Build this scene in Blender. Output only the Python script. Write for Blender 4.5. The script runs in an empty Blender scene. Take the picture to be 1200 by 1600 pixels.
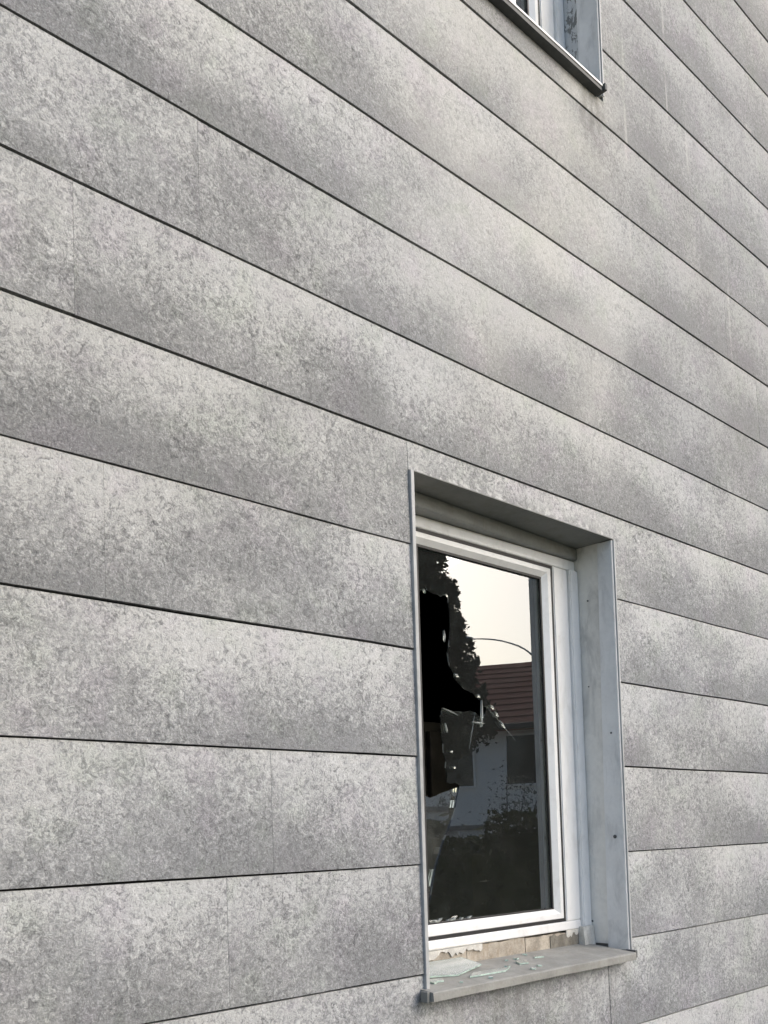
import bpy, bmesh, math, random
from mathutils import Vector, Matrix, noise
random.seed(11)
S = bpy.context.scene
C = S.collection
RAD = math.radians

# ------------------------------------------------------------------ camera
F_PX, YAW, PITCH, ROLL = 1500.0, 0.7666135, 0.0608499, -0.0286921
CAM_D, CAM_Z, CY_PX = 1.5525, 1.5261, 1209.18
_cy, _sy = math.cos(YAW), math.sin(YAW)
FWD = Vector((_sy*math.cos(PITCH), _cy*math.cos(PITCH), math.sin(PITCH)))
_r = Vector((_cy, -_sy, 0)); _u = _r.cross(FWD)
RIGHT = _r*math.cos(ROLL) + _u*math.sin(ROLL)
UP = -_r*math.sin(ROLL) + _u*math.cos(ROLL)
CAM = Vector((0, -CAM_D, CAM_Z))
cd = bpy.data.cameras.new('camera'); cam = bpy.data.objects.new('camera', cd); C.objects.link(cam)
cd.sensor_fit = 'VERTICAL'; cd.sensor_height = 24.0; cd.lens = F_PX/1600*24.0
cd.shift_y = (CY_PX-800)/1600; cd.clip_start = 0.02; cd.clip_end = 2000
cam.matrix_world = Matrix(((RIGHT.x, UP.x, -FWD.x, CAM.x), (RIGHT.y, UP.y, -FWD.y, CAM.y),
                           (RIGHT.z, UP.z, -FWD.z, CAM.z), (0, 0, 0, 1)))
S.camera = cam

# ------------------------------------------------------------------ sky, sun, exposure
SUN_EL, SUN_HEAD = RAD(32), RAD(144)        # heading clockwise from +Y (into the wall); 180 = straight at the wall
w = bpy.data.worlds.new('World'); S.world = w; w.use_nodes = True
nt = w.node_tree
sky = nt.nodes.new('ShaderNodeTexSky'); sky.sky_type = 'NISHITA'; sky.sun_disc = False
sky.sun_elevation = SUN_EL; sky.sun_rotation = SUN_HEAD
sky.air_density = 1.0; sky.dust_density = 2.7; sky.ozone_density = 1.5
bg = nt.nodes['Background']; bg.inputs['Strength'].default_value = 0.15
nt.links.new(sky.outputs[0], bg.inputs['Color'])
sd = bpy.data.lights.new('sun', 'SUN'); sun = bpy.data.objects.new('sun', sd); C.objects.link(sun)
sd.energy = 0.7; sd.angle = RAD(40); sd.color = (1.0, 0.98, 0.95)
to_sun = Vector((math.sin(SUN_HEAD)*math.cos(SUN_EL), math.cos(SUN_HEAD)*math.cos(SUN_EL), math.sin(SUN_EL)))
sun.rotation_euler = (-to_sun).to_track_quat('-Z', 'Y').to_euler()
sun.location = (6, -8, 9)
S.view_settings.view_transform = 'Standard'; S.view_settings.look = 'None'
S.view_settings.gamma = 1; S.view_settings.use_curve_mapping = False
S.view_settings.exposure = 0.85

# ------------------------------------------------------------------ helpers
def px_ray(x, y):
    return FWD + RIGHT*((x-600)/F_PX) - UP*((y-CY_PX)/F_PX)
def on_plane(x, y, depth=0.0):
    """photo pixel -> (u, z) on the vertical plane y = depth parallel to the facade"""
    d = px_ray(x, y); t = (CAM_D+depth)/d.y
    return t*d.x, CAM_Z+t*d.z
GLASS_Y = 0.142
def seen_in_glass(x, dist):
    """ground point whose mirror image in the pane stands at heading of pixel column x, dist metres from camera"""
    d = px_ray(x, 1290); h = Vector((d.x, d.y, 0)).normalized()
    p = Vector((0, -CAM_D, 0)) + h*dist
    return Vector((p.x, 2*GLASS_Y-p.y, 0)), Vector((h.x, -h.y, 0))

def link(name, me, mat, parent=None):
    o = bpy.data.objects.new(name, me); C.objects.link(o)
    if mat is not None and len(me.materials) == 0:
        for m in (mat if isinstance(mat, (list, tuple)) else [mat]): me.materials.append(m)
    if parent is not None:
        o.parent = parent
    return o
def empty(name, loc, label=None, cat=None, group=None, parent=None):
    o = bpy.data.objects.new(name, None); C.objects.link(o); o.location = loc
    o.empty_display_size = 0.2
    if label: o['label'] = label
    if cat: o['category'] = cat
    if group: o['group'] = group
    if parent is not None: o.parent = parent
    return o
def bm_mesh(bm, name):
    bmesh.ops.recalc_face_normals(bm, faces=bm.faces)
    me = bpy.data.meshes.new(name); bm.to_mesh(me); bm.free(); return me
def box(bm, x0, x1, y0, y1, z0, z1):
    vs = [bm.verts.new((x, y, z)) for x in (x0, x1) for y in (y0, y1) for z in (z0, z1)]
    for f in ((0,1,3,2), (4,6,7,5), (0,4,5,1), (2,3,7,6), (0,2,6,4), (1,5,7,3)):
        bm.faces.new([vs[i] for i in f])
def boxes_mesh(name, lst, bevel=0.0, seg=2):
    bm = bmesh.new()
    for b in lst: box(bm, *b)
    if bevel: bmesh.ops.bevel(bm, geom=list(bm.edges), offset=bevel, segments=seg, affect='EDGES', profile=0.5)
    me = bm_mesh(bm, name)
    return me
def extrude_poly(bm, pts, y_front, y_back):
    """pts: list of (x, z); y_front/y_back callables of (x, z) or floats"""
    yf = y_front if callable(y_front) else (lambda x, z: y_front)
    yb = y_back if callable(y_back) else (lambda x, z: y_back)
    a = [bm.verts.new((x, yf(x, z), z)) for x, z in pts]
    b = [bm.verts.new((x, yb(x, z), z)) for x, z in pts]
    bm.faces.new(a); bm.faces.new(list(reversed(b)))
    n = len(pts)
    for i in range(n):
        j = (i+1) % n
        bm.faces.new((a[j], a[i], b[i], b[j]))
def tube(bm, path, rad, seg=8):
    rings = []
    for i, p in enumerate(path):
        p = Vector(p)
        d = (Vector(path[min(i+1, len(path)-1)])-Vector(path[max(i-1, 0)])).normalized()
        s = d.cross(Vector((0, 0, 1)))
        if s.length < 1e-3: s = d.cross(Vector((1, 0, 0)))
        s.normalize(); t = d.cross(s)
        r = rad[i] if isinstance(rad, (list, tuple)) else rad
        rings.append([bm.verts.new(p + s*(r*math.cos(2*math.pi*k/seg)) + t*(r*math.sin(2*math.pi*k/seg))) for k in range(seg)])
    for a, b in zip(rings, rings[1:]):
        for k in range(seg):
            bm.faces.new((a[k], a[(k+1) % seg], b[(k+1) % seg], b[k]))
    bm.faces.new(rings[0]); bm.faces.new(list(reversed(rings[-1])))

# ------------------------------------------------------------------ materials
class NT:
    def __init__(s, name):
        s.m = bpy.data.materials.new(name); s.m.use_nodes = True
        s.t = s.m.node_tree; s.b = s.t.nodes['Principled BSDF']; s.out = s.t.nodes['Material Output']
    def n(s, t, **kw):
        o = s.t.nodes.new(t)
        for k, v in kw.items(): setattr(o, k, v)
        return o
    def l(s, a, b): s.t.links.new(a, b)
    def setin(s, node, key, v):
        if hasattr(v, 'links'): s.l(v, node.inputs[key])
        else: node.inputs[key].default_value = v
    def noise(s, vec, scale, detail=3, rough=0.55, dist=0.0, lac=2.0):
        o = s.n('ShaderNodeTexNoise'); s.l(vec, o.inputs['Vector'])
        o.inputs['Scale'].default_value = scale; o.inputs['Detail'].default_value = detail
        o.inputs['Roughness'].default_value = rough; o.inputs['Distortion'].default_value = dist
        return o.outputs['Fac']
    def math(s, op, a, b=0.0, c=0.0, clamp=False):
        o = s.n('ShaderNodeMath', operation=op, use_clamp=clamp)
        s.setin(o, 0, a); s.setin(o, 1, b)
        if op in ('MULTIPLY_ADD',): s.setin(o, 2, c)
        return o.outputs[0]
    def rng(s, v, a, b, c=0.0, d=1.0, smooth=True):
        o = s.n('ShaderNodeMapRange', interpolation_type='SMOOTHSTEP' if smooth else 'LINEAR', clamp=True)
        s.setin(o, 'Value', v)
        for k, x in zip(('From Min', 'From Max', 'To Min', 'To Max'), (a, b, c, d)): s.setin(o, k, x)
        return o.outputs['Result']
    def mix(s, f, a, b, mode='MIX'):
        o = s.n('ShaderNodeMix', data_type='RGBA', blend_type=mode)
        s.setin(o, 0, f)
        for i, v in ((6, a), (7, b)):
            if hasattr(v, 'links'): s.l(v, o.inputs[i])
            else: o.inputs[i].default_value = (*v, 1) if len(v) == 3 else v
        return o.outputs[2]
    def mapping(s, vec, scale=(1, 1, 1), loc=(0, 0, 0)):
        o = s.n('ShaderNodeMapping'); s.l(vec, o.inputs['Vector'])
        o.inputs['Scale'].default_value = scale; o.inputs['Location'].default_value = loc
        return o.outputs[0]
    def bump(s, h, strength, dist):
        o = s.n('ShaderNodeBump'); o.inputs['Strength'].default_value = strength; o.inputs['Distance'].default_value = dist
        s.l(h, o.inputs['Height']); s.l(o.outputs[0], s.b.inputs['Normal'])

def simple(name, col, rough=0.6, var=0.15, scale=8.0, spec=0.5, metal=0.0, bump=0.0, dirt=None, dirt_amt=0.3):
    g = NT(name); tc = g.n('ShaderNodeNewGeometry').outputs['Position']
    n1 = g.noise(tc, scale, 5, 0.6); n2 = g.noise(tc, scale*9, 3, 0.6)
    f = g.math('ADD', g.math('MULTIPLY', n1, 0.7), g.math('MULTIPLY', n2, 0.3))
    lo = tuple(c*(1-var) for c in col); hi = tuple(min(1, c*(1+var)) for c in col)
    c = g.mix(g.rng(f, 0.3, 0.7), lo, hi)
    if dirt:
        n3 = g.noise(g.mapping(tc, (1, 1, 0.35)), scale*2.3, 6, 0.65, 0.6)
        c = g.mix(g.math('MULTIPLY', g.rng(n3, 0.48, 0.72), dirt_amt), c, dirt)
    g.l(c, g.b.inputs['Base Color']); g.b.inputs['Roughness'].default_value = rough
    g.b.inputs['Specular IOR Level'].default_value = spec; g.b.inputs['Metallic'].default_value = metal
    if bump: g.bump(f, 0.6, bump)
    return g.m

def cement_board():
    g = NT('weathered_fibre_cement')
    tc = g.n('ShaderNodeTexCoord').outputs['Object']
    pos = g.n('ShaderNodeNewGeometry').outputs['Position']
    oi = g.n('ShaderNodeObjectInfo').outputs['Random']
    # every course gets its own piece of the pattern
    sp = g.n('ShaderNodeSeparateXYZ'); g.l(pos, sp.inputs[0]); PX, PZ = sp.outputs[0], sp.outputs[2]
    row = g.math('FLOOR', g.math('DIVIDE', g.math('SUBTRACT', PZ, 1.70), 0.25))
    off = g.n('ShaderNodeCombineXYZ'); g.l(g.math('MULTIPLY', row, 7.37), off.inputs[0]); g.l(g.math('MULTIPLY', oi, 0.35), off.inputs[2])
    va = g.n('ShaderNodeVectorMath', operation='ADD'); g.l(pos, va.inputs[0]); g.l(off.outputs[0], va.inputs[1])
    p = va.outputs[0]
    sep = g.n('ShaderNodeSeparateXYZ'); g.l(tc, sep.inputs[0])
    h = g.math('DIVIDE', sep.outputs[2], 0.25)                      # 0 at the board's lower edge, 1 at its top
    sub = lambda n, k: g.math('MULTIPLY', g.math('SUBTRACT', n, 0.5), k)
    big = g.noise(g.mapping(p, (1.0, 1, 1.5)), 2.6, 2, 0.5, 0.3)
    mid = g.noise(p, 11.0, 4, 0.62, 0.5)
    w1 = g.noise(p, 52.0, 2.5, 0.6, 1.5)
    w2 = g.noise(g.mapping(p, (1, 1, 1), (5.3, 1.7, 9.1)), 108.0, 3.0, 0.66, 1.1)
    w3 = g.noise(g.mapping(p, (1, 1, 1), (15.3, 2.7, 3.1)), 64.0, 2.0, 0.55, 2.0)
    fine = g.noise(p, 300.0, 2.5, 0.7)
    patch = g.noise(g.mapping(p, (1, 1, 1), (8.8, 0, 2.1)), 6.0, 3, 0.6)
    # soft pale bloom, strongest high on a board and drifting along it
    E = g.math('ADD', sub(big, 1.6), g.math('MULTIPLY', sub(h, 1.15), g.rng(g.noise(g.mapping(p, (1, 1, 0.2), (1.1, 0, 6.0)), 1.9, 2, 0.5), 0.35, 0.65, 0.25, 1.35)))
    E = g.math('ADD', E, sub(mid, 0.75))
    E = g.math('ADD', E, g.math('ADD', sub(w2, 1.25), sub(w1, 0.7)))
    E = g.rng(E, -0.70, 0.85)
    c = g.mix(E, (0.212, 0.216, 0.220), (0.420, 0.425, 0.426))
    # crackled grain
    amp = g.rng(patch, 0.3, 0.7, 0.55, 1.15)
    gr = g.math('ADD', sub(w1, 0.8), g.math('ADD', sub(w2, 1.6), sub(fine, 1.3)))
    mul = g.math('ADD', g.math('MULTIPLY', gr, amp), 1.0)
    cc = g.n('ShaderNodeCombineColor')
    for k in range(3): g.l(mul, cc.inputs[k])
    c = g.mix(1.0, c, cc.outputs[0], 'MULTIPLY')
    worm = g.math('SUBTRACT', 1.0, g.rng(g.math('ABSOLUTE', g.math('SUBTRACT', w1, 0.5)), 0.0, 0.055))
    c = g.mix(g.math('MULTIPLY', worm, g.math('MULTIPLY_ADD', E, 0.34, 0.10)), c, (0.58, 0.58, 0.565))
    crack = g.math('SUBTRACT', 1.0, g.rng(g.math('ABSOLUTE', g.math('SUBTRACT', w3, 0.5)), 0.0, 0.035))
    crack = g.math('MULTIPLY', crack, g.rng(w2, 0.42, 0.60))
    c = g.mix(g.math('MULTIPLY', crack, g.math('MULTIPLY', amp, 0.55)), c, (0.125, 0.125, 0.126))
    c = g.mix(g.math('MULTIPLY', g.rng(fine, 0.62, 0.74), 0.45), c, (0.66, 0.655, 0.64))
    fk = g.math('ADD', g.math('ADD', g.math('MULTIPLY', w2, 0.55), g.math('MULTIPLY', w1, 0.45)), g.math('ADD', sub(E, 0.22), sub(patch, 0.25)))
    fk = g.math('MULTIPLY', g.rng(fk, 0.50, 0.575), g.math('MULTIPLY_ADD', E, 0.24, 0.04))
    c = g.mix(fk, c, (0.60, 0.60, 0.585))
    # faint rain washing, lime runs beside the upper window, dirt under the upper sill end, darker streaks below the lower sill, continuous over the boards
    st = g.noise(g.mapping(pos, (16.0, 1, 0.7)), 1.0, 4, 0.7)
    c = g.mix(g.math('MULTIPLY', g.rng(st, 0.50, 0.75), 0.22), c, (0.20, 0.20, 0.20))
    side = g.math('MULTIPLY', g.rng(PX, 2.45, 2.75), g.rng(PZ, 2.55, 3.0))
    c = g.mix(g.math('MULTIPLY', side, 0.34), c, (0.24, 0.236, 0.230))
    pale_zone = g.math('MULTIPLY', g.math('MULTIPLY', g.rng(PX, 1.1, 2.0), g.rng(PX, 2.75, 2.40)), g.rng(PZ, 2.35, 3.0))  # paler, warmer zone on the middle boards above the lower window
    c = g.mix(g.math('MULTIPLY', pale_zone, g.rng(big, 0.30, 0.65, 0.15, 0.48)), c, (0.475, 0.465, 0.435))
    run = g.noise(g.mapping(pos, (30.0, 1, 0.5), (3.1, 0, 7.7)), 1.0, 2, 0.5)
    brk = g.noise(g.mapping(pos, (9.0, 1, 5.0)), 1.0, 3, 0.6)
    runm = g.math('MULTIPLY', g.math('MULTIPLY', g.rng(run, 0.62, 0.76), g.rng(brk, 0.40, 0.56)), side)
    c = g.mix(g.math('MULTIPLY', runm, 0.6), c, (0.60, 0.59, 0.56))
    dn = g.math('MULTIPLY', g.rng(PX, 1.52, 1.62), g.math('MULTIPLY', g.rng(PX, 2.50, 2.40), g.rng(PZ, 0.75, 1.15)))
    dn = g.math('MULTIPLY', g.math('MULTIPLY', dn, g.rng(PZ, 1.30, 1.16)), g.rng(g.noise(g.mapping(pos, (22.0, 1, 1.2)), 1.0, 3, 0.6), 0.35, 0.65))
    c = g.mix(g.math('MULTIPLY', dn, 0.40), c, (0.17, 0.165, 0.155))
    ds = g.math('MULTIPLY', g.math('MULTIPLY', g.rng(PX, 2.36, 2.42), g.rng(PX, 2.54, 2.47)), g.math('MULTIPLY', g.rng(PZ, 3.45, 3.74), g.rng(PZ, 3.84, 3.78)))
    c = g.mix(g.math('MULTIPLY', ds, g.rng(g.noise(g.mapping(pos, (1, 1, 0.5)), 30.0, 3, 0.6), 0.35, 0.6, 0.1, 0.5)), c, (0.14, 0.135, 0.12))
    # chalky flakes along the cut edge above the window head
    fl = g.math('MULTIPLY', g.math('MULTIPLY', g.rng(PX, 1.60, 1.63), g.rng(PX, 2.50, 2.40)), g.math('MULTIPLY', g.rng(PZ, 2.425, 2.385), g.rng(PZ, 2.375, 2.381)))
    c = g.mix(g.math('MULTIPLY', fl, 0.45), c, (0.23, 0.23, 0.228))
    fl = g.math('MULTIPLY', fl, g.rng(g.noise(g.mapping(pos, (1, 1, 1.3)), 45.0, 3, 0.6), 0.50, 0.62))
    c = g.mix(g.math('MULTIPLY', fl, 0.55), c, (0.66, 0.665, 0.65))
    # warm / cool drift, darker towards the left end, board-to-board tone
    drift = g.noise(pos, 1.1, 2, 0.5)
    c = g.mix(g.rng(drift, 0.35, 0.65), c, (1.01, 1.0, 0.972), 'MULTIPLY')
    hue = g.noise(p, 7.0, 3, 0.6)
    c = g.mix(g.rng(hue, 0.52, 0.68), c, (1.0, 0.972, 1.005), 'MULTIPLY')
    c = g.mix(g.rng(hue, 0.46, 0.32), c, (0.978, 1.0, 0.965), 'MULTIPLY')
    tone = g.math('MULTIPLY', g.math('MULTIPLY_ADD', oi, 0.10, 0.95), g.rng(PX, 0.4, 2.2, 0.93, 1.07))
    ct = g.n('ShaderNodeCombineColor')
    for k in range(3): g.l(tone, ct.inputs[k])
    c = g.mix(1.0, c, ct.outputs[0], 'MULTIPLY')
    g.l(c, g.b.inputs['Base Color'])
    g.b.inputs['Roughness'].default_value = 0.86; g.b.inputs['Specular IOR Level'].default_value = 0.25
    hgt = g.math('ADD', g.math('MULTIPLY', w1, 0.6), g.math('ADD', g.math('MULTIPLY', w2, 0.6), g.math('MULTIPLY', fine, 0.3)))
    hgt = g.math('SUBTRACT', hgt, g.math('MULTIPLY', crack, 0.25))
    g.bump(hgt, 0.8, 0.003)
    return g.m

def glass_mat(name='window_glass', film=(0.014, 0.016)):
    g = NT(name)
    g.t.nodes.remove(g.b)
    tr = g.n('ShaderNodeBsdfTransparent'); tr.inputs[0].default_value = (0.86, 0.90, 0.885, 1)
    gl = g.n('ShaderNodeBsdfGlossy'); gl.inputs['Roughness'].default_value = 0.0; gl.inputs['Color'].default_value = (0.98, 1, 0.99, 1)
    fr = g.n('ShaderNodeFresnel'); fr.inputs['IOR'].default_value = 2.7
    # slightly uneven float glass
    tc = g.n('ShaderNodeNewGeometry').outputs['Position']
    bp = g.n('ShaderNodeBump'); bp.inputs['Strength'].default_value = 0.05; bp.inputs['Distance'].default_value = 0.002
    g.l(g.noise(tc, 5.0, 1, 0.4), bp.inputs['Height']); g.l(bp.outputs[0], gl.inputs['Normal'])
    mx = g.n('ShaderNodeMixShader'); g.l(fr.outputs[0], mx.inputs[0]); g.l(tr.outputs[0], mx.inputs[1]); g.l(gl.outputs[0], mx.inputs[2])
    # a thin uneven diffuse film over the glass
    df = g.n('ShaderNodeBsdfDiffuse'); df.inputs[0].default_value = (0.5, 0.5, 0.48, 1)
    m2 = g.n('ShaderNodeMixShader'); g.l(g.math('MULTIPLY_ADD', g.rng(g.noise(tc, 18.0, 5, 0.7), 0.4, 0.8), film[0], film[1]), m2.inputs[0])
    g.l(mx.outputs[0], m2.inputs[1]); g.l(df.outputs[0], m2.inputs[2])
    g.l(m2.outputs[0], g.out.inputs['Surface'])
    return g.m
def shard_mat():
    g = NT('broken_glass_edge')
    g.b.inputs['Base Color'].default_value = (0.62, 0.74, 0.68, 1); g.b.inputs['Roughness'].default_value = 0.12
    g.b.inputs['Transmission Weight'].default_value = 0.7; g.b.inputs['IOR'].default_value = 1.5
    tc = g.n('ShaderNodeNewGeometry').outputs['Position']
    g.l(g.mix(g.noise(tc, 60, 3), (0.70, 0.76, 0.72), (0.86, 0.88, 0.85)), g.b.inputs['Base Color'])
    return g.m
def frame_mat():
    g = NT('white_window_plastic')
    tc = g.n('ShaderNodeNewGeometry').outputs['Position']
    d = g.noise(g.mapping(tc, (1, 1, 0.5)), 22.0, 6, 0.65, 0.5); d2 = g.noise(tc, 140, 3, 0.7)
    c = g.mix(g.rng(d, 0.45, 0.75), (0.83, 0.825, 0.81), (0.72, 0.71, 0.685))
    c = g.mix(g.math('MULTIPLY', g.rng(d2, 0.62, 0.75), 0.35), c, (0.42, 0.41, 0.38))
    g.l(c, g.b.inputs['Base Color']); g.b.inputs['Roughness'].default_value = 0.22
    g.bump(d, 0.1, 0.001)
    return g.m
def peeling_mat():
    g = NT('flaking_jamb_paint')
    tc = g.n('ShaderNodeNewGeometry').outputs['Position']
    d = g.noise(g.mapping(tc, (1, 1.6, 0.7)), 26.0, 5, 0.6, 1.2)
    e = g.noise(tc, 90.0, 4, 0.6, 0.5)
    f = g.rng(g.math('ADD', d, g.math('MULTIPLY', g.math('SUBTRACT', e, 0.5), 0.3)), 0.50, 0.56)
    c = g.mix(f, (0.56, 0.565, 0.56), (0.20, 0.20, 0.19))
    g.l(c, g.b.inputs['Base Color']); g.b.inputs['Roughness'].default_value = 0.7
    g.bump(f, 0.5, -0.003)
    return g.m

M = {}
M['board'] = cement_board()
M['dark_gap'] = simple('dark_membrane', (0.018, 0.018, 0.018), 0.9, 0.2, 10, 0.1)
M['core'] = simple('masonry_core', (0.22, 0.21, 0.2), 0.9, 0.2, 12)
M['frame'] = frame_mat()
M['gasket'] = simple('black_rubber_gasket', (0.012, 0.012, 0.013), 0.55, 0.2, 30)
M['metal'] = simple('grey_painted_metal', (0.78, 0.77, 0.75), 0.42, 0.07, 9, 0.5, 0.0, 0.0, (0.27, 0.27, 0.27), 0.35)
M['casing'] = simple('dull_casing_edge', (0.40, 0.405, 0.40), 0.5, 0.12, 12, 0.4, 0.0, 0.0, (0.22, 0.22, 0.21), 0.5)
M['liner'] = simple('grey_jamb_liner', (0.75, 0.725, 0.675), 0.6, 0.10, 7, 0.4, 0.0, 0.0006, (0.27, 0.265, 0.25), 0.45)
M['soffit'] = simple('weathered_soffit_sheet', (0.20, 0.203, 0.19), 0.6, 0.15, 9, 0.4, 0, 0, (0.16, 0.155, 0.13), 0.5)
M['headrail'] = simple('dirty_head_rail', (0.27, 0.275, 0.265), 0.5, 0.12, 14, 0.4, 0, 0, (0.22, 0.21, 0.18), 0.6)
M['sill'] = simple('weathered_sill_slate', (0.29, 0.285, 0.262), 0.75, 0.18, 16, 0.3, 0, 0.0015, (0.25, 0.235, 0.20), 0.6)
M['dark_sill'] = simple('dark_shaded_sill', (0.075, 0.078, 0.075), 0.6, 0.25, 18, 0.4, 0, 0.001)  # dark face; shade of the sill's underside is put into the colour too
M['mortar'] = simple('exposed_brown_mortar', (0.38, 0.338, 0.278), 0.9, 0.38, 24, 0.2, 0, 0.003, (0.25, 0.19, 0.13), 0.6)
M['caulk'] = simple('old_white_filler', (0.60, 0.58, 0.53), 0.8, 0.2, 40, 0.3, 0, 0.003, (0.40, 0.36, 0.30), 0.5)
M['grime'] = simple('grey_brown_grime', (0.20, 0.185, 0.155), 0.9, 0.3, 30, 0.2, 0, 0.003, (0.10, 0.09, 0.075), 0.6)
M['screw'] = simple('dull_screw_head', (0.10, 0.10, 0.10), 0.5, 0.3, 80, 0.5, 0.4)
M['glass'] = glass_mat()
M['leaf_sheen'] = glass_mat('leaf_sheen_glass', (0.05, 0.035))  # heavier film: the leaning leaf's pale reflection put into its colour
M['shard'] = shard_mat()
M['green_edge'] = simple('green_glass_edge', (0.40, 0.50, 0.44), 0.15, 0.4, 60, 0.6)
M['peel'] = peeling_mat()
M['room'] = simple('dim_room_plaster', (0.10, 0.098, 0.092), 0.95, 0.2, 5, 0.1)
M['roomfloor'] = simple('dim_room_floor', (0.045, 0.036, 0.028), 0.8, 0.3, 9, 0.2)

# ------------------------------------------------------------------ ground (structure)
def ground():
    g = NT('lawn_and_soil'); tc = g.n('ShaderNodeNewGeometry').outputs['Position']
    c = g.mix(g.rng(g.noise(tc, 0.8, 5, 0.6), 0.35, 0.65), (0.045, 0.06, 0.02), (0.075, 0.085, 0.03))
    c = g.mix(g.rng(g.noise(tc, 30, 3, 0.7), 0.4, 0.7), c, (0.03, 0.042, 0.014))
    g.l(c, g.b.inputs['Base Color']); g.b.inputs['Roughness'].default_value = 0.95; g.bump(g.noise(tc, 45, 4, 0.7), 0.8, 0.03)
    bm = bmesh.new(); n = 12; e = 600
    vs = [[bm.verts.new((-e+2*e*i/n, -e+2*e*j/n, 0)) for j in range(n+1)] for i in range(n+1)]
    for i in range(n):
        for j in range(n): bm.faces.new((vs[i][j], vs[i+1][j], vs[i+1][j+1], vs[i][j+1]))
    o = link('ground', bm_mesh(bm, 'ground'), g.m); o['kind'] = 'structure'
    me = boxes_mesh('path', [(-4.2, 9.2, -1.3, -0.02, -0.05, 0.004+0.02)])
    o = link('path', me, simple('concrete_path', (0.11, 0.105, 0.10), 0.9, 0.2, 4, 0.3, 0, 0.004)); o['kind'] = 'structure'
ground()

# ------------------------------------------------------------------ the clad building
Z0, ROW = 1.70, 0.25
U0, U1 = -3.0, 8.0
K0, K1 = -6, 17
WTOP = Z0+ROW*(K1+1)
W1 = dict(u0=1.594, u1=2.459, z0=1.150, z1=2.380)
W2 = dict(u0=1.634, u1=2.512, z0=3.772, z1=5.000)
bld = empty('clad_building', (U0, 0, 0), 'grey building clad in mottled lapped fibre cement boards', 'building')
def under(o): o.parent = bld; o.matrix_parent_inverse = Matrix.Translation((-U0, 0, 0)); return o

JOINT = {1: 0.813, 2: 1.5925, -3: 2.341, 4: 1.024, 3: 0.760, -2: 1.060, 7: 1.820, -1: 1.171, 0: 0.36, 5: 0.45, 6: 0.22, 8: 0.9, 9: 1.5}
GAP = {-3: 0.0013, 2: 0.0006}
def board(pts, zlow):
    """pts: outline (u, z) of one board; a slab whose lower edge stands proud"""
    a = min(p[0] for p in pts); jit = random.uniform(-0.0003, 0.0003); til = random.uniform(-0.00012, 0.00012)
    bm = bmesh.new()
    yf = lambda x, z: -0.0126 + 0.0034*(z)/ROW + jit + til*x
    extrude_poly(bm, [(p[0]-a, p[1]-zlow) for p in pts], yf, 0.0)
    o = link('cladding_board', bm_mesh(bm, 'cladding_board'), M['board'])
    o.location = (a, 0, zlow+random.uniform(-.0007, .0007)); under(o)
def edge(a, b, z, amp=0.0014, step=0.15):
    """slightly uneven edge from a to b along u"""
    n = max(2, int(abs(b-a)/step)); out = []
    for i in range(n+1):
        t = i/n; out.append((a+(b-a)*t, z + (amp*(noise.noise(Vector(((a+(b-a)*t)*0.45/step, z*50, 3.3)))*1.3+random.uniform(-.35, .35)) if 0 < i < n else 0)))
    return out
def piece(a, b, zl, zh):
    """board from a to b cut around the window openings"""
    for W in (W1, W2):
        if a < W['u1'] and b > W['u0'] and zl < W['z1'] and zh > W['z0']:
            wu0, wu1, wz0, wz1 = W['u0'], W['u1'], W['z0'], W['z1']
            if wz0 <= zl and wz1 >= zh:                     # opening takes the full height
                if a < wu0-0.02: board(edge(a, wu0, zl)+edge(wu0, a, zh), zl)
                if b > wu1+0.02: board(edge(wu1, b, zl)+edge(b, wu1, zh), zl)
            elif wz1 < zh:                                  # opening notches the lower edge (head)
                pts = []
                if a < wu0-0.02: pts += edge(a, wu0, zl)
                pts += edge(max(a, wu0), min(b, wu1), wz1)
                if b > wu1+0.02: pts += edge(wu1, b, zl)
                pts += edge(b, a, zh); board(pts, zl)
            else:                                           # opening notches the upper edge (sill)
                pts = edge(a, b, zl)
                if b > wu1+0.02: pts += edge(b, wu1, zh)
                pts += edge(min(b, wu1), max(a, wu0), wz0)
                if a < wu0-0.02: pts += edge(wu0, a, zh)
                board(pts, zl)
            return
    board(edge(a, b, zl)+edge(b, a, zh), zl)
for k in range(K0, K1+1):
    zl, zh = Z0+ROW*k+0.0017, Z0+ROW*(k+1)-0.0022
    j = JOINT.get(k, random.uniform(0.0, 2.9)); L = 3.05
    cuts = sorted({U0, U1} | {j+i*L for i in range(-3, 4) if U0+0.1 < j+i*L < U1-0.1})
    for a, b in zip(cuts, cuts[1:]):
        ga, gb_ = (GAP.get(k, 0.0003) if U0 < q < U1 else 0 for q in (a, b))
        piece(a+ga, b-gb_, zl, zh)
# dark membrane and masonry behind the boards, around the two openings
def ring(y0, y1, grow):
    a, b = W1, W2; L = []
    def wb(u0, u1, z0, z1): L.append((u0, u1, y0, y1, z0, z1))
    l1, r1, b1, t1 = a['u0']-grow, a['u1']+grow, a['z0']-grow, a['z1']+grow
    l2, r2, b2, t2 = b['u0']-grow, b['u1']+grow, b['z0']-grow, b['z1']+grow
    wb(U0+.004, U1-.004, 0.0, b1); wb(U0+.004, l1, b1, t1); wb(r1, U1-.004, b1, t1)
    wb(U0+.004, U1-.004, t1, b2); wb(U0+.004, l2, b2, t2); wb(r2, U1-.004, b2, t2); wb(U0+.004, U1-.004, t2, WTOP)
    return L
under(link('backing_membrane', boxes_mesh('backing_membrane', ring(0.0015, 0.02, 0.0)), M['dark_gap']))
under(link('masonry_wall', boxes_mesh('masonry_wall', ring(0.0215, 0.30, 0.0)), M['core']))
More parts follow.
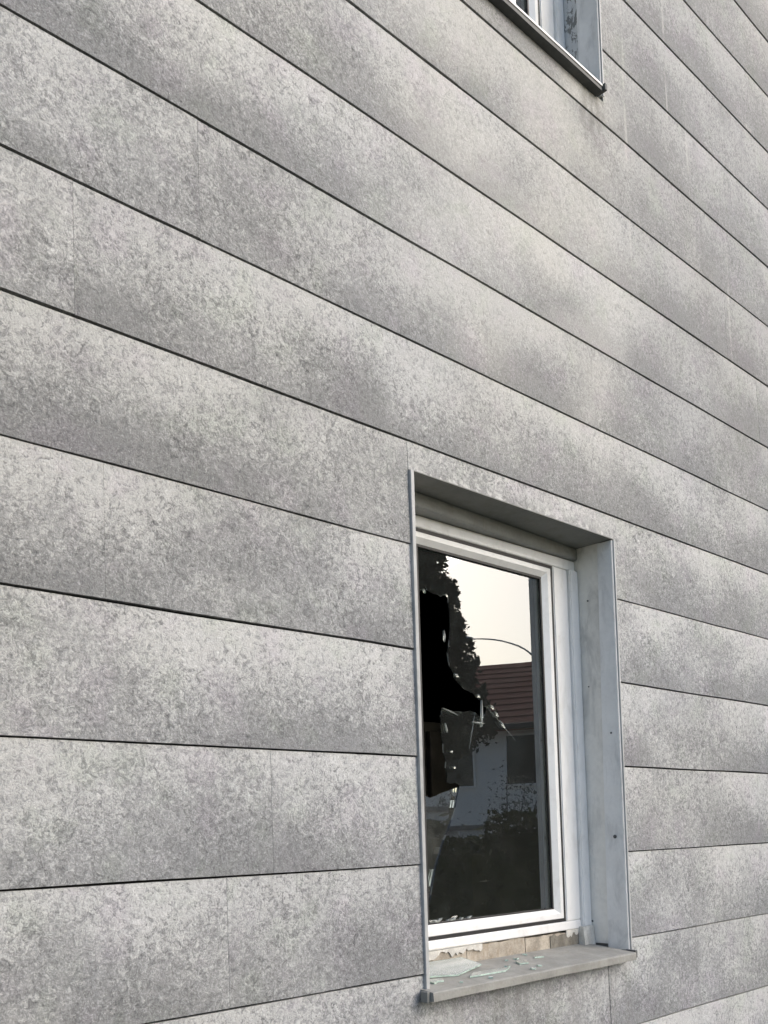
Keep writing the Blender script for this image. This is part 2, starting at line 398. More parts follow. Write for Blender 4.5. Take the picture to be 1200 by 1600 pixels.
# other three sides, floors and roof (closed box, so the rooms stay dark)
under(link('side_wall', boxes_mesh('side_wall', [(U0, U0+.25, .302, 8.0, 0, WTOP)]), M['core']))
under(link('side_wall', boxes_mesh('side_wall', [(U1-.25, U1, .302, 8.0, 0, WTOP)]), M['core']))
under(link('rear_wall', boxes_mesh('rear_wall', [(U0+.252, U1-.252, 7.75, 8.0, 0, WTOP)]), M['core']))
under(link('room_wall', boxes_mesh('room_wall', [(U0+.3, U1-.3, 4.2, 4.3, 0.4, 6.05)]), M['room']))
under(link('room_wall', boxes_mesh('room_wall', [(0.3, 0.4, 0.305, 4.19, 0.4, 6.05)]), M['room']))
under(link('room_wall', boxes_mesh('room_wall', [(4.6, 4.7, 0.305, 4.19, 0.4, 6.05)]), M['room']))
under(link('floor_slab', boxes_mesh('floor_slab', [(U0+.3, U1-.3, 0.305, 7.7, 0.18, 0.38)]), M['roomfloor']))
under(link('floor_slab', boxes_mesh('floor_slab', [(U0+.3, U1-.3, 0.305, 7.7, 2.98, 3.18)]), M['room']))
under(link('roof', boxes_mesh('roof', [(U0-.3, U1+.3, -0.35, 8.3, WTOP+.002, WTOP+.18)], 0.01), M['core']))

# ------------------------------------------------------------------ windows
FY = 0.120                                              # face of the outer frame
def window(W, label, lower):
    u0, u1, z0, z1 = W['u0'], W['u1'], W['z0'], W['z1']
    win = empty('window', (u0, 0, z0), parent=bld); win['label'] = label
    win.matrix_parent_inverse = Matrix.Translation((-U0, 0, 0))
    def part(name, me, mat, loc=None):
        o = link(name, me, mat); o.parent = win
        o.matrix_parent_inverse = Matrix.Translation((-u0, 0, -z0))
        if loc: o.location = loc
        return o
    # --- metal casing lining the reveal
    part('casing', boxes_mesh('casing', [(u0-.001, u0+.0105, -.0185, FY+.03, z0+.012, z1-.003)], .0015), M['casing'])
    part('casing', boxes_mesh('casing', [(u1-.006, u1+.001, -.0175, -.0135, z0+.014, z1-.005)], .001), M['casing'])
    bm = bmesh.new()                                     # right liner: wide flat sheet
    box(bm, u1-.010, u1+.0005, .030, FY+.012, z0+.030, z1-.004)
    part('jamb_liner', bm_mesh(bm, 'jamb_liner'), M['peel'] if not lower else M['liner'])
    # right metal angle in front of the liner, a little wider towards its foot
    bm = bmesh.new()
    zt, zb = z1-.006, z0+.016
    prof = lambda wy: [(u1+.0005, -.0128), (u1-.012, -.0128), (u1-.0135, wy), (u1-.0095, wy+.001), (u1-.0015, .0)]
    a = [bm.verts.new((x, y, zb)) for x, y in prof(.056 if lower else .062)]; b = [bm.verts.new((x, y, zt)) for x, y in prof(.036 if lower else .060)]
    n = len(a)
    for i in range(n): bm.faces.new((a[i], a[(i+1) % n], b[(i+1) % n], b[i]))
    bm.faces.new(a); bm.faces.new(list(reversed(b)))
    bmesh.ops.bevel(bm, geom=list(bm.edges), offset=.0012, segments=2, affect='EDGES')
    part('metal_angle', bm_mesh(bm, 'metal_angle'), M['metal'])
    # soffit sheet of the head, with a drip lip
    part('soffit', boxes_mesh('soffit', [(u0+.012, u1-.0005, -.0145, FY+.02, z1-.0035, z1-.0005)], .0008), M['soffit'])
    # --- outer frame: four rails, each with a raised inner lip
    hz = z1-.074; lz = z0+.102; su = u1-.123; lu = u0+.128   # inside edges of the outer frame
    bm = bmesh.new()                                     # fascia of the head, set a little askew in the reveal
    fa = [(u0+.012, .072), (u1-.011, .110), (u1-.011, FY+.09), (u0+.012, FY+.09)]
    lo = [bm.verts.new((x, y, z1-.0405)) for x, y in fa]; hi = [bm.verts.new((x, y, z1-.004)) for x, y in fa]
    bm.faces.new(lo); bm.faces.new(list(reversed(hi)))
    for i in range(4): bm.faces.new((lo[i], lo[(i+1) % 4], hi[(i+1) % 4], hi[i]))
    bmesh.ops.bevel(bm, geom=list(bm.edges), offset=.002, segments=2, affect='EDGES')
    part('head_rail', bm_mesh(bm, 'head_rail'), M['headrail'])
    part('outer_frame', boxes_mesh('outer_frame', [(u0+.0125, u1-.0105, FY, FY+.07, hz, z1-.0415)], .004), M['frame'])
    bm = bmesh.new()
    box(bm, su, u1-.052, FY+.0005, FY+.07, lz, hz-.0005); box(bm, u1-.0515, u1-.0105, FY-.010, FY+.068, lz-.022, hz-.0005)
    bmesh.ops.bevel(bm, geom=list(bm.edges), offset=.003, segments=2, affect='EDGES')
    part('outer_frame', bm_mesh(bm, 'outer_frame'), M['frame'])
    part('outer_frame', boxes_mesh('outer_frame', [(u0+.0125, lu, FY+.0005, FY+.07, lz, hz-.0005)], .003), M['frame'])
    part('outer_frame', boxes_mesh('outer_frame', [(u0+.0125, u1-.053, FY, FY+.07, lz-.026, lz-.0005)], .003), M['frame'])
    # rebate behind the gap between frame and sash
    q0, q1, e_ = FY+.0040, FY+.06, .0088
    part('rebate', boxes_mesh('rebate', [(lu+.0002, su-.0002, q0, q1, hz-e_, hz-.0002), (lu+.0002, su-.0002, q0, q1, lz+.0002, lz+e_),
                                        (lu+.0002, lu+e_, q0+.0002, q1-.0002, lz+e_+.0002, hz-e_-.0002), (su-e_, su-.0002, q0+.0002, q1-.0002, lz+e_+.0002, hz-e_-.0002)]), M['gasket'])
    # --- sash with chamfered inside edge
    gp = .0085; so = (lu+gp, su-gp, lz+gp, hz-gp); wd = .034; dep = FY+.003
    si = (so[0]+wd, so[1]-wd, so[2]+wd-.004, so[3]-wd+.004)
    def rail(pout, pin):
        # pout, pin: two outer and two inner corners; mitred, chamfer slopes back to the glass
        bm = bmesh.new()
        mid = [(pin[i][0]*.50+pout[i][0]*.50, pin[i][1]*.50+pout[i][1]*.50) for i in (0, 1)]
        ring_ = []
        for i in (0, 1):
            o_, m_, n_ = pout[i], mid[i], pin[i]
            ring_.append([bm.verts.new((o_[0], FY+.045, o_[1])), bm.verts.new((o_[0], dep+.003, o_[1])), bm.verts.new((o_[0]*.93+n_[0]*.07, dep, o_[1]*.93+n_[1]*.07)),
                          bm.verts.new((m_[0], dep, m_[1])), bm.verts.new((n_[0], GLASS_Y-.006, n_[1])), bm.verts.new((n_[0], FY+.045, n_[1]))])
        A, B = ring_
        for i in range(6): bm.faces.new((A[i], A[(i+1) % 6], B[(i+1) % 6], B[i]))
        bm.faces.new(A); bm.faces.new(list(reversed(B)))
        return bm_mesh(bm, 'sash_rail')
    O = [(so[0], so[2]), (so[1], so[2]), (so[1], so[3]), (so[0], so[3])]
    I = [(si[0], si[2]), (si[1], si[2]), (si[1], si[3]), (si[0], si[3])]
    for i in range(4):
        j = (i+1) % 4
        part('sash_rail', rail((O[i], O[j]), (I[i], I[j])), M['frame'])
    gk = .0055
    part('gasket', boxes_mesh('gasket', [(si[0]-.002, si[1]+.002, GLASS_Y-.007, GLASS_Y-.001, si[3]-gk, si[3]+.001), (si[0]-.002, si[1]+.002, GLASS_Y-.007, GLASS_Y-.001, si[2]-.001, si[2]+gk*.5),
                                         (si[0]-.001, si[0]+gk, GLASS_Y-.0068, GLASS_Y-.0012, si[2]+gk*.5, si[3]-gk), (si[1]-gk, si[1]+.001, GLASS_Y-.0068, GLASS_Y-.0012, si[2]+gk*.5, si[3]-gk)]), M['gasket'])
    # --- sill: sloping slab with drip nose, end plug
    bm = bmesh.new()
    sx0, sx1 = u0-.012, u1-(.034 if lower else .042)
    zf, zbk = z0+.014, z0+.034
    prof = [(-.038, zf-.017), (-.038, zf-.002), (-.036, zf), (.150, zbk), (.150, z0+.004), (-.0135, z0-.006), (-.032, zf-.0165)] if not lower else [(-.050, zf-.021), (-.050, zf-.003), (-.047, zf), (.150, zbk), (.150, z0+.004), (-.016, z0-.004), (-.040, zf-.0205)]
    nst = 12; rows = []
    for i in range(nst+1):
        x = sx0+(sx1-sx0)*i/nst
        rows.append([bm.verts.new((x, y+(random.uniform(-.0006, .0006) if k in (0, 1, 2) else 0), z+(random.uniform(-.0007, .0007) if k in (0, 1, 2) else 0))) for k, (y, z) in enumerate(prof)])
    n = len(prof)
    for A, B in zip(rows, rows[1:]):
        for i in range(n): bm.faces.new((A[i], A[(i+1) % n], B[(i+1) % n], B[i]))
    bm.faces.new(rows[0]); bm.faces.new(list(reversed(rows[-1])))
    part('sill', bm_mesh(bm, 'sill'), M['sill'] if lower else M['dark_sill'])
    if not lower:
        part('sill_capping', boxes_mesh('sill_capping', [(sx0+.002, sx1-.002, -.0400, -.0388, zf-.004, zf+.0025)]), M['metal'])
    part('sill_end_cap', boxes_mesh('sill_end_cap', [(sx1+.0006, sx1+.012, -.047, -.012, z0-.002, zf+.006)], .002), M['screw'] if lower else M['dark_sill'])
    part('sill_end_cap', boxes_mesh('sill_end_cap', [(sx0-.010, sx0-.0006, -.040, -.018, z0-.010, zf+.001)], .002), M['soffit'])
    return win, part, si, so, (lz, hz, lu, su)

lower, lpart, LSI, LSO, LFR = window(W1, 'broken lower window with white frame, grey reveal and jagged hole in the glass', True)
upper, upart, USI, USO, UFR = window(W2, 'upper window with dark sill and flaking jamb paint', False)

# --- panes.  outline helper: photo pixels -> pane coordinates
def gpx(pts): return [on_plane(x, y, GLASS_Y) for x, y in pts]
def pane(partf, name, pts, y=GLASS_Y, tilt=(0, 0)):
    bm = bmesh.new(); cx = sum(p[0] for p in pts)/len(pts); cz = sum(p[1] for p in pts)/len(pts)
    dy = lambda x, z: tilt[0]*(x-cx)+tilt[1]*(z-cz)
    f = bm.faces.new([bm.verts.new((x, y+dy(x, z), z)) for x, z in pts])
    r = bmesh.ops.extrude_face_region(bm, geom=[f])
    for v in [e for e in r['geom'] if isinstance(e, bmesh.types.BMVert)]: v.co.y += .004
    me = bm_mesh(bm, name); me.materials.append(M['glass']); me.materials.append(M['shard'])
    for p in me.polygons:
        if abs(p.normal.y) < 0.5: p.material_index = 1 if random.random() < .3 else 0
    return partf(name, me, None)
ex = .006
gl, gr, gb, gt = LSI[0]-ex, LSI[1]+ex, LSI[2]-ex, LSI[3]+ex
def jag(pts, n=3, amp=.0035):
    out = []
    for a, b in zip(pts, pts[1:]):
        out.append(a)
        for i in range(1, n):
            t = i/n; out.append((a[0]+(b[0]-a[0])*t+random.uniform(-amp, amp), a[1]+(b[1]-a[1])*t+random.uniform(-amp, amp)))
    out.append(pts[-1]); return out
# hole boundary from the left stile (top) round to the crack that runs to the bottom corner
hole = gpx([(646, 926), (661, 921), (664, 917), (667, 922), (684, 928), (701, 934), (703, 960), (702, 1000), (701, 1032), (711, 1060), (727, 1077), (741, 1084), (751, 1095), (760, 1104), (755, 1122), (742, 1113), (718, 1111), (692, 1107), (688, 1118), (690, 1150), (697, 1190), (698, 1222), (718, 1226)])
hole[0] = (gl, hole[0][1])
crack = gpx([(718, 1226), (712, 1262), (703, 1290), (694, 1312), (684, 1345), (676, 1385), (668, 1425)])
crack.append((crack[-1][0]-.004, gb))
hj = jag(hole, 3, .0036); cj = jag(crack, 3, .0012)
main = [(gl, gt)] + hj + cj[1:] + [(gr, gb), (gr, gt)]
pane(lpart, 'glass_pane', main)
# loose leaf of glass left of the crack, leaning inwards
low = gpx([(669, 1150), (671, 1200), (672, 1244), (690, 1232), (697, 1224)])
leaf = [(gl, gpx([(655, 1246)])[0][1])] + jag(gpx([(662, 1243), (672, 1247), (694, 1238), (716, 1230)]), 2, .001) + [(p[0]-.0012, p[1]) for p in cj[1:-1]] + [(cj[-1][0]-.0012, gb), (gl, gb)]
lf = pane(lpart, 'glass_leaf', leaf, GLASS_Y+.003, (0.03, -0.02)); lf.data.materials[0] = M['leaf_sheen']
pane(upart, 'glass_pane', [(USI[0]-ex, USI[2]-ex), (USI[1]+ex, USI[2]-ex), (USI[1]+ex, USI[3]+ex), (USI[0]-ex, USI[3]+ex)])
# splinters and chips still sitting along the break
def splinter(p, q, wd, y=GLASS_Y-.0015):
    (x0, z0), (x1, z1) = gpx([p])[0], gpx([q])[0]
    d = Vector((x1-x0, z1-z0)); n = Vector((-d.y, d.x)).normalized()*wd
    bm = bmesh.new(); m = ((x0+x1)/2+n.x, (z0+z1)/2+n.y); m2 = ((x0+x1)/2-n.x*.5, (z0+z1)/2-n.y*.5)
    extrude_poly(bm, [(x0, z0), m, (x1, z1), m2], (y-.002 if wd > .001 else y+.0002), (y+.0035 if wd > .001 else y+.0012))
    lpart('glass_splinter', bm_mesh(bm, 'glass_splinter'), M['shard'])
for p, q, wd in [((709, 1053), (716, 1058), .004), ((745, 1085), (749, 1090), .003), ((752, 1094), (752, 1136), .0035), ((765, 1102), (771, 1108), .004), ((773, 1112), (778, 1120), .002), ((780, 1126), (788, 1137), .0025),
                 ((735, 1128), (757, 1131), .003), ((693, 985), (694, 1003), .003), ((660, 920), (664, 927), .002), ((695, 928), (699, 933), .002), ((690, 1106), (716, 1118), .0015),
                 ((705, 1172), (706, 1176), .002), ((709, 1197), (711, 1201), .002), ((695, 1130), (698, 1145), .002), ((658, 1360), (661, 1400), .0015), ((760, 1104), (806, 1158), .0004), ((742, 1113), (733, 1170), .0004)]:
    splinter(p, q, wd)
# heap of crumbs inside the bottom of the pane
for i in range(16):
    t = random.random(); px = 664+t*t*90; py = 1449-(px-664)*.11-random.uniform(0, 14)*(1-t)-1
    splinter((px, py), (px+random.uniform(4, 12), py-random.uniform(1, 9)), random.uniform(.002, .005), GLASS_Y-.004)

# --- lower window: exposed mortar strip, filler, screws
lz = LFR[0]; u0, u1, z0, z1 = W1['u0'], W1['u1'], W1['z0'], W1['z1']
for a, b, dz in ((u0+.014, u0+.30, .0), (u0+.303, u0+.545, .002), (u0+.548, u1-.06, -.001)):
    bm = bmesh.new()
    pts = edge(a, b, z0+.026, .001)+edge(b, a, lz-.0275+dz-.003, .003, .012)
    extrude_poly(bm, pts, FY+.004+random.uniform(-.001, .001), FY+.06)
    lpart('mortar_block', bm_mesh(bm, 'mortar_block'), M['mortar'])
bm = bmesh.new()
pts = edge(u1-.205, u1-.062, z0+.026, .001)+edge(u1-.062, u1-.205, lz-.036, .006, .010)
extrude_poly(bm, pts, FY+.0015, FY+.0038)
lpart('mortar_stain', bm_mesh(bm, 'mortar_stain'), M['grime'])
bm = bmesh.new()
pts = edge(u1-.066, u1-.0125, z0+.024, .001)+edge(u1-.0125, u1-.066, lz-.020, .008, .006)
extrude_poly(bm, pts, lambda x, z: FY-.016-.10*max(0, lz-.03-z), FY+.05)
lpart('filler_lump', bm_mesh(bm, 'filler_lump'), M['caulk'])
bm = bmesh.new()
pts = edge(u0+.0135, u0+.36, lz-.041, .011, .007)+edge(u0+.36, u0+.0135, lz-.0262, .0008)
extrude_poly(bm, pts, FY+.0005, FY+.0035)
lpart('filler_strip', bm_mesh(bm, 'filler_strip'), M['caulk'])
bm = bmesh.new()
pts = edge(u1-.128, u1-.053, lz-.043, .012, .006)+edge(u1-.053, u1-.128, lz-.0262, .0008)
extrude_poly(bm, pts, FY+.0005, FY+.003)
lpart('filler_strip', bm_mesh(bm, 'filler_strip'), M['caulk'])
lpart('drain_slot', boxes_mesh('drain_slot', [(u0+.155, u0+.40, FY-.0012, FY+.004, lz-.0235, lz-.0195)], .0008), M['liner'])
def screw(px, py, uface, r):
    # head on the reveal face u = uface
    d = px_ray(px, py); t = uface/d.x; P = CAM+d*t
    bm = bmesh.new(); tube(bm, [(uface+.003, P.y, P.z), (uface-.0015, P.y, P.z), (uface-.0025, P.y, P.z)], [r, r, r*.6], 10)
    lpart('screw_head', bm_mesh(bm, 'screw_head'), M['screw'])
screw(918.5, 939, u1-.010, .0028); screw(920, 1073, u1-.010, .0022); screw(961, 1307, u1-.0132, .0055); screw(926, 1439, u1-.010, .003); screw(955, 1145, u1-.0132, .003)

# --- glass shards and crumbs lying on the sill
def sill_z(y): return z0+.014+(y+.047)/(.197)*.020
def lying(pts, y_tilt, z_off, label, name='glass_shard', lean=None):
    cx = sum(p[0] for p in pts)/len(pts); cy = sum(p[1] for p in pts)/len(pts)
    bm = bmesh.new()
    top = [bm.verts.new((x-cx, y-cy, (sill_z(y)-sill_z(cy))+.0042+(lean(x-cx, y-cy) if lean else 0))) for x, y in pts]
    bot = [bm.verts.new((v.co.x, v.co.y, v.co.z-.0038)) for v in top]
    bm.faces.new(top); bm.faces.new(list(reversed(bot))); n = len(top)
    for i in range(n): bm.faces.new((top[i], bot[i], bot[(i+1) % n], top[(i+1) % n]))
    me = bm_mesh(bm, name)
    me.materials.append(M['shard']); me.materials.append(M['green_edge'])
    for q in me.polygons:
        if abs(q.normal.z) < .4: q.material_index = 1
    o = link(name, me, None); o.location = (cx, cy, sill_z(cy)+z_off)
    o['label'] = label; o['category'] = 'glass shard'; o['group'] = 'broken glass on the sill'
lying([(u0+.05, .060), (u0+.16, .030), (u0+.29, .066), (u0+.26, .105), (u0+.11, .108)], 0, .0008, 'large greenish glass shard leaning against the brown mortar strip', lean=lambda x, y: max(0, (y+.02))*.35)
lying([(u0+.17, .000), (u0+.30, -.004), (u0+.345, .018), (u0+.21, .024)], 0, .0006, 'long flat green edged glass shard on the sill in front of the leaning one')
lying([(u0+.40, .030), (u0+.43, .024), (u0+.45, .045), (u0+.41, .052)], 0, .0006, 'small pale glass chip halfway along the window sill')
lying([(u0+.50, .058), (u0+.535, .052), (u0+.525, .074)], 0, .0006, 'tiny triangular glass chip beside the crack in the mortar strip')
lying([(u0+.035, .018), (u0+.085, .008), (u0+.10, .026), (u0+.05, .036)], 0, .0006, 'four sided glass chip at the sill end under the left casing')

for i in range(14):
    x, y = u0+random.uniform(.03, .62)**1.1, random.uniform(-.03, .105); r = random.uniform(.004, .010); a0 = random.uniform(0, 6)
    lying([(x+r*math.cos(a0+t)*random.uniform(.7, 1.3), y+r*math.sin(a0+t)*random.uniform(.5, 1.2)) for t in (0, 1.9, 3.1, 4.6)], 0, .0004, 'tiny clear glass crumb scattered on the lower window sill', 'glass_crumb')
# brown panel inside the room, seen through the hole
bx0, bz1 = on_plane(668, 1126, .46); bx1, bz0 = on_plane(712, 1300, .46)
pn = empty('wooden_cabinet', ((bx0+bx1)/2+.3, .62, .38), 'dim brown wooden cabinet standing in the room behind the broken pane', 'cabinet')
M['wood'] = simple('dull_brown_wood', (0.075, 0.058, 0.042), 0.6, 0.25, 14, 0.3)
ch = bz1-.38
link('carcass', boxes_mesh('carcass', [(-.3-(bx1-bx0)/2, .35, -.14, .26, 0, ch)], .004), M['wood'], pn)
dr = link('door', boxes_mesh('door', [(-.29-(bx1-bx0)/2, .02, -.16, -.142, .06, ch-.03)], .003), M['wood'], pn)
link('door_knob', boxes_mesh('door_knob', [(-.02, 0.0, -.178, -.161, ch*.55, ch*.55+.02)], .004), M['screw'], dr)

# ------------------------------------------------------------------ what the pane mirrors: garden across the yard
def leaf_cloud(name, pts, size, mat, parent=None, flat=0.0):
    vs, fs = [], []
    for p in pts:
        s = size*random.uniform(.6, 1.4); a = Vector((random.gauss(0, 1), random.gauss(0, 1), random.gauss(0, 1)*(1-flat))).normalized()
        b = a.cross(Vector((random.gauss(0, 1), random.gauss(0, 1), random.gauss(0, 1)))).normalized()
        i = len(vs); vs += [p-a*s, p+b*s*.45, p+a*s, p-b*s*.45]; fs.append((i, i+1, i+2, i+3))
    me = bpy.data.meshes.new(name); me.from_pydata(vs, [], fs); return link(name, me, mat, parent)
def foliage(name, lo, hi):
    g = NT(name); tc = g.n('ShaderNodeNewGeometry').outputs['Position']
    c = g.mix(g.rng(g.noise(tc, 3, 4, .7), .3, .7), lo, hi); g.l(c, g.b.inputs['Base Color']); g.b.inputs['Roughness'].default_value = .7
    g.b.inputs['Specular IOR Level'].default_value = .2
    return g.m
M['conifer'] = foliage('conifer_foliage', (0.030, 0.040, 0.026), (0.060, 0.072, 0.045))
M['hedge'] = foliage('hedge_foliage', (0.035, 0.045, 0.014), (0.075, 0.085, 0.028))
M['shrub'] = foliage('pale_shrub_foliage', (0.10, 0.11, 0.08), (0.24, 0.24, 0.20))
M['bark'] = simple('bark', (0.09, 0.065, 0.045), 0.9, 0.3, 20, 0.2, 0, 0.01)

# tall columnar conifer
base, _ = seen_in_glass(634, 12.0)
tree = empty('conifer_tree', base, 'tall dark columnar conifer mirrored in the broken window pane', 'tree')
bm = bmesh.new(); tube(bm, [(0, 0, -.1), (.02, 0, 1.5), (0, .03, 3.5), (0, 0, 6.2)], [.16, .12, .07, .01], 10)
link('trunk', bm_mesh(bm, 'trunk'), M['bark'], tree)
pts = []
HT = 6.7
for i in range(2100):                                     # upswept sprays, each a small fan of scale leaves
    z = 2.25+(HT-2.25)*(1-random.random()**.7*0.99); r = 1.62*max(0, 1-z/HT)**.85*random.uniform(.12, 1.0)**.6*random.uniform(.95, 1.1)+.02
    if z < 2.75: r *= (z-2.0)/.75
    th = random.uniform(0, 2*math.pi); c = Vector((math.cos(th)*r, math.sin(th)*r, z))
    ax = Vector((math.cos(th)*.45, math.sin(th)*.45, 1)).normalized()
    L = random.uniform(.25, .5)*(1-.45*z/HT)
    for q in range(44):
        t = random.random(); pts.append(c+ax*(L*(t-.35))+Vector((random.gauss(0, 1), random.gauss(0, 1), random.gauss(0, 1)))*(.065*(1.1-t)))
leaf_cloud('crown', pts, .042, M['conifer'], tree)

# hedges
def hedge(pa, pb, hgt, wid, label, name='hedge'):
    d = pb-pa; L = d.length; d.normalize(); n = Vector((-d.y, d.x, 0))
    h = empty(name, pa, label, 'hedge'); pts = []
    for i in range(int(L*hgt*2200)):
        s = random.random()*L; zz = random.random()*hgt; ww = (random.random()-.5)*wid
        k = random.random()
        if k < .45: ww = random.choice((-.5, .5))*wid*random.uniform(.85, 1.1)
        elif k < .65: zz = hgt*random.uniform(.93, 1.04)
        pts.append(d*s+n*ww+Vector((0, 0, zz)))
    fo = leaf_cloud('foliage', pts, .034, M['hedge'], h)
    bm = bmesh.new(); bm.from_mesh(fo.data); k = wid*.40
    q = [bm.verts.new(d*s_+n*w_+Vector((0, 0, z_))) for s_ in (0.02, L-.02) for w_ in (-k, k) for z_ in (.04, hgt*.95)]
    for f in ((0,1,3,2), (4,6,7,5), (0,4,5,1), (2,3,7,6), (0,2,6,4), (1,5,7,3)): bm.faces.new([q[i] for i in f])
    bm.to_mesh(fo.data); bm.free()
    bm = bmesh.new()
    for i in range(max(2, int(L/.5))):
        s = (i+.5)*L/max(2, int(L/.5)); tube(bm, [d*s+Vector((0, 0, -.05)), d*s+Vector((.03, 0, hgt*.8))], [.03, .012], 6)
    link('stems', bm_mesh(bm, 'stems'), M['bark'], h)
a, _ = seen_in_glass(771, 6.4); b, _ = seen_in_glass(905, 6.2)
hedge(a, b, 1.575, .5, 'tall clipped hedge mirrored in the lower corner of the pane')
a, _ = seen_in_glass(600, 8.4); b, _ = seen_in_glass(768, 7.4)
hedge(a, b, 1.41, .5, 'low clipped hedge in front of the garden wall')
# garden wall with piers
a, _ = seen_in_glass(560, 12.6); b, _ = seen_in_glass(775, 11.4)
d = (b-a); L = d.length; ang = math.atan2(d.y, d.x)
gw = empty('garden_wall', a, 'low rendered garden wall with capped piers behind the low hedge', 'wall'); gw.rotation_euler[2] = ang
M['render'] = simple('pale_render', (0.6, 0.6, 0.58), 0.9, 0.15, 5, 0.2, 0, 0.003)
link('panel', boxes_mesh('panel', [(0, L, -.06, .06, 0, 1.42)]), M['render'], gw)
for i in range(4):
    x = L*(i+.5)/4
    p = link('pier', boxes_mesh('pier', [(x-.16, x+.16, -.15, .15, 0, 1.52)], .01), M['render'], gw)
    link('pier_cap', boxes_mesh('pier_cap', [(x-.2, x+.2, -.19, .19, 1.522, 1.58)], .01), M['core'], p)
# shrub
base, _ = seen_in_glass(792, 13.2)
sh = empty('garden_shrub', base, 'loose pale twiggy shrub in front of the white house wall', 'shrub')
bm = bmesh.new(); pts = []
for i in range(26):
    th = random.uniform(0, 6.283); rr = random.uniform(.1, .85); top = Vector((math.cos(th)*rr, math.sin(th)*rr, random.uniform(1.1, 2.4)-rr*.4))
    mid = Vector((top.x*.35, top.y*.35, top.z*.55)); tube(bm, [Vector((0, 0, 0)), mid, top], [.022, .014, .004], 5)
    for q in range(170):
        t = random.uniform(.35, 1.05); p = mid.lerp(top, t) if t > .5 else mid*(t*2); pts.append(p+Vector([random.gauss(0, .11) for _ in range(3)]))
link('branches', bm_mesh(bm, 'branches'), M['bark'], sh)
leaf_cloud('foliage', pts, .024, M['shrub'], sh)

# house across the yard: white walls, hipped red tile roof
o_, hd = seen_in_glass(790, 17.5)
house = empty('opposite_house', o_, 'white single storey house with hipped red tiled roof mirrored in the pane', 'house')
house.rotation_euler[2] = math.atan2(hd.y, hd.x)+RAD(-90+180)+RAD(14)
M['white'] = simple('white_render', (0.85, 0.82, 0.77), 0.9, 0.06, 3, 0.2, 0, 0.002)
M['roof'] = simple('red_roof_tile', (0.19, 0.068, 0.046), 0.85, 0.25, 6, 0.2, 0, 0.004)
M['darkwin'] = simple('dark_window', (0.02, 0.022, 0.024), 0.1, 0.1, 5)
HW, HD, EV, RG = 4.6, 6.5, 3.42, 5.10
link('wall', boxes_mesh('wall', [(-HW, HW, -HD, 0, 0, EV)]), M['white'], house)
# roof slopes as solid slabs plus tile courses
bm = bmesh.new(); ov = .35
e = [(-HW-ov, ov, EV-.02), (HW+ov, ov, EV-.02), (HW+ov, -HD-ov, EV-.02), (-HW-ov, -HD-ov, EV-.02)]
rd = [(-HW+2.2, -HD/2, RG), (HW-2.2, -HD/2, RG)]
v = [bm.verts.new(p) for p in e]; r = [bm.verts.new(p) for p in rd]; vb = [bm.verts.new((p[0], p[1], p[2]-.10)) for p in e]
bm.faces.new((v[0], v[1], r[1], r[0])); bm.faces.new((v[1], v[2], r[1])); bm.faces.new((v[2], v[3], r[0], r[1])); bm.faces.new((v[3], v[0], r[0]))
for i in range(4): bm.faces.new((v[i], vb[i], vb[(i+1) % 4], v[(i+1) % 4]))
bm.faces.new(vb)
rf = link('roof', bm_mesh(bm, 'roof'), M['roof'], house)
bm = bmesh.new()
for i in range(11):
    t = i/11; y = ov+(-HD/2-ov)*t; z = EV-.02+(RG-EV+.02)*t; xl = -HW-ov+(2.2+ov)*t
    box(bm, xl+.05, -xl-.05, y-.06, y+.03, z+.001, z+.004)
link('tile_courses', bm_mesh(bm, 'tile_courses'), M['roof'], rf)
link('chimney', boxes_mesh('chimney', [(1.2, 1.7, -HD/2-.3, -HD/2+.3, RG-.4, RG+.55)], .02), M['core'], rf)
M['gutter'] = simple('dark_gutter', (0.06, 0.05, 0.045), 0.6, 0.2, 9)
link('gutter', boxes_mesh('gutter', [(-HW-ov, HW+ov, ov+.002, ov+.11, EV-.13, EV-.03)], .02), M['gutter'], house)
ax = Vector((math.cos(house.rotation_euler[2]), math.sin(house.rotation_euler[2]), 0)); rv = Vector((-hd.y, -hd.x, 0))
sgn = 1 if ax.dot(rv) > 0 else -1
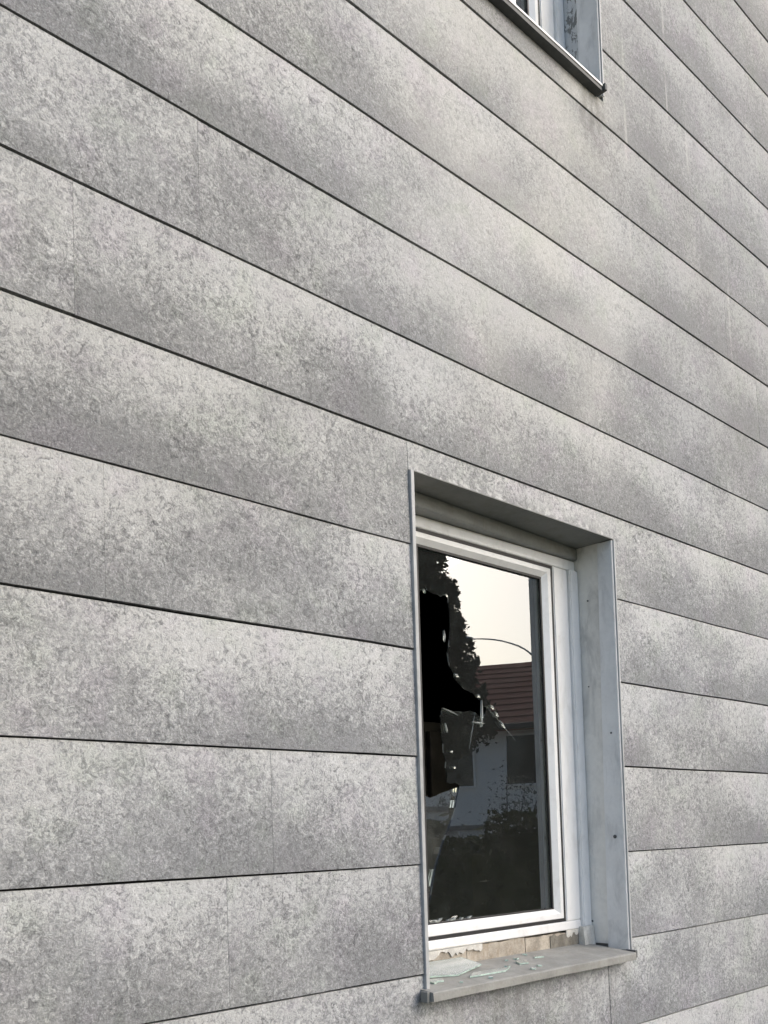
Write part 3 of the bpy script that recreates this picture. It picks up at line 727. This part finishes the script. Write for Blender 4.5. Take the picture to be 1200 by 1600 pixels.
for x in (-2.6*sgn, -0.35*sgn, 0.82*sgn, 2.5*sgn):
    wn = link('window', boxes_mesh('window', [(x-.27, x+.27, .002, .03, 2.33, 3.20)]), M['darkwin'], house)
    link('window_frame', boxes_mesh('window_frame', [(x-.31, x-.272, .002, .06, 2.29, 3.24), (x+.272, x+.31, .002, .06, 2.29, 3.24), (x-.27, x+.27, .002, .06, 3.202, 3.24), (x-.27, x+.27, .002, .06, 2.29, 2.328)]), M['white'], wn)

bm = bmesh.new(); box(bm, -7.0, 7.0, 0.6, 9.5, -.04, .006)  # unseen pale ground sheet, added to bounce light onto the mirrored house wall
fo = link('bounce_sheet', bm_mesh(bm, 'bounce_sheet'), simple('bounce_pale', (0.45, 0.43, 0.40), 0.95, 0.2, 6, 0.2, 0, 0.01)); fo['kind'] = 'structure'
fo.location = o_; fo.rotation_euler = house.rotation_euler

# street lamp with a long arched arm
base, hd = seen_in_glass(851, 15.0)
side = Vector((-hd.y, hd.x, 0))
chk, _ = seen_in_glass(760, 15.0)
if (chk-base).dot(side) < 0: side = -side
lamp = empty('street_lamp', base, 'thin grey street lamp with arched arm against the bright sky', 'street lamp')
M['galv'] = simple('galvanised_steel', (0.42, 0.43, 0.44), 0.5, 0.1, 9, 0.5, 0.3)
bm = bmesh.new(); tube(bm, [Vector((0, 0, 0)), Vector((0, 0, 2)), Vector((0, 0, 4.0))], [.06, .05, .035], 10)
link('post', bm_mesh(bm, 'post'), M['galv'], lamp)
bm = bmesh.new(); arc = []
for i in range(13):
    t = i/12*math.pi/2; arc.append(side*(1.0*(1-math.cos(t)))+Vector((0, 0, 4.0+.52*math.sin(t))))
tube(bm, arc, [.016-.0005*i for i in range(13)], 8)
link('arm', bm_mesh(bm, 'arm'), M['galv'], lamp)
bm = bmesh.new(); tube(bm, [arc[-1], arc[-1]+side*.12, arc[-1]+side*.4, arc[-1]+side*.46], [.03, .06, .055, .02], 10)
link('lamp_head', bm_mesh(bm, 'lamp_head'), M['galv'], lamp)
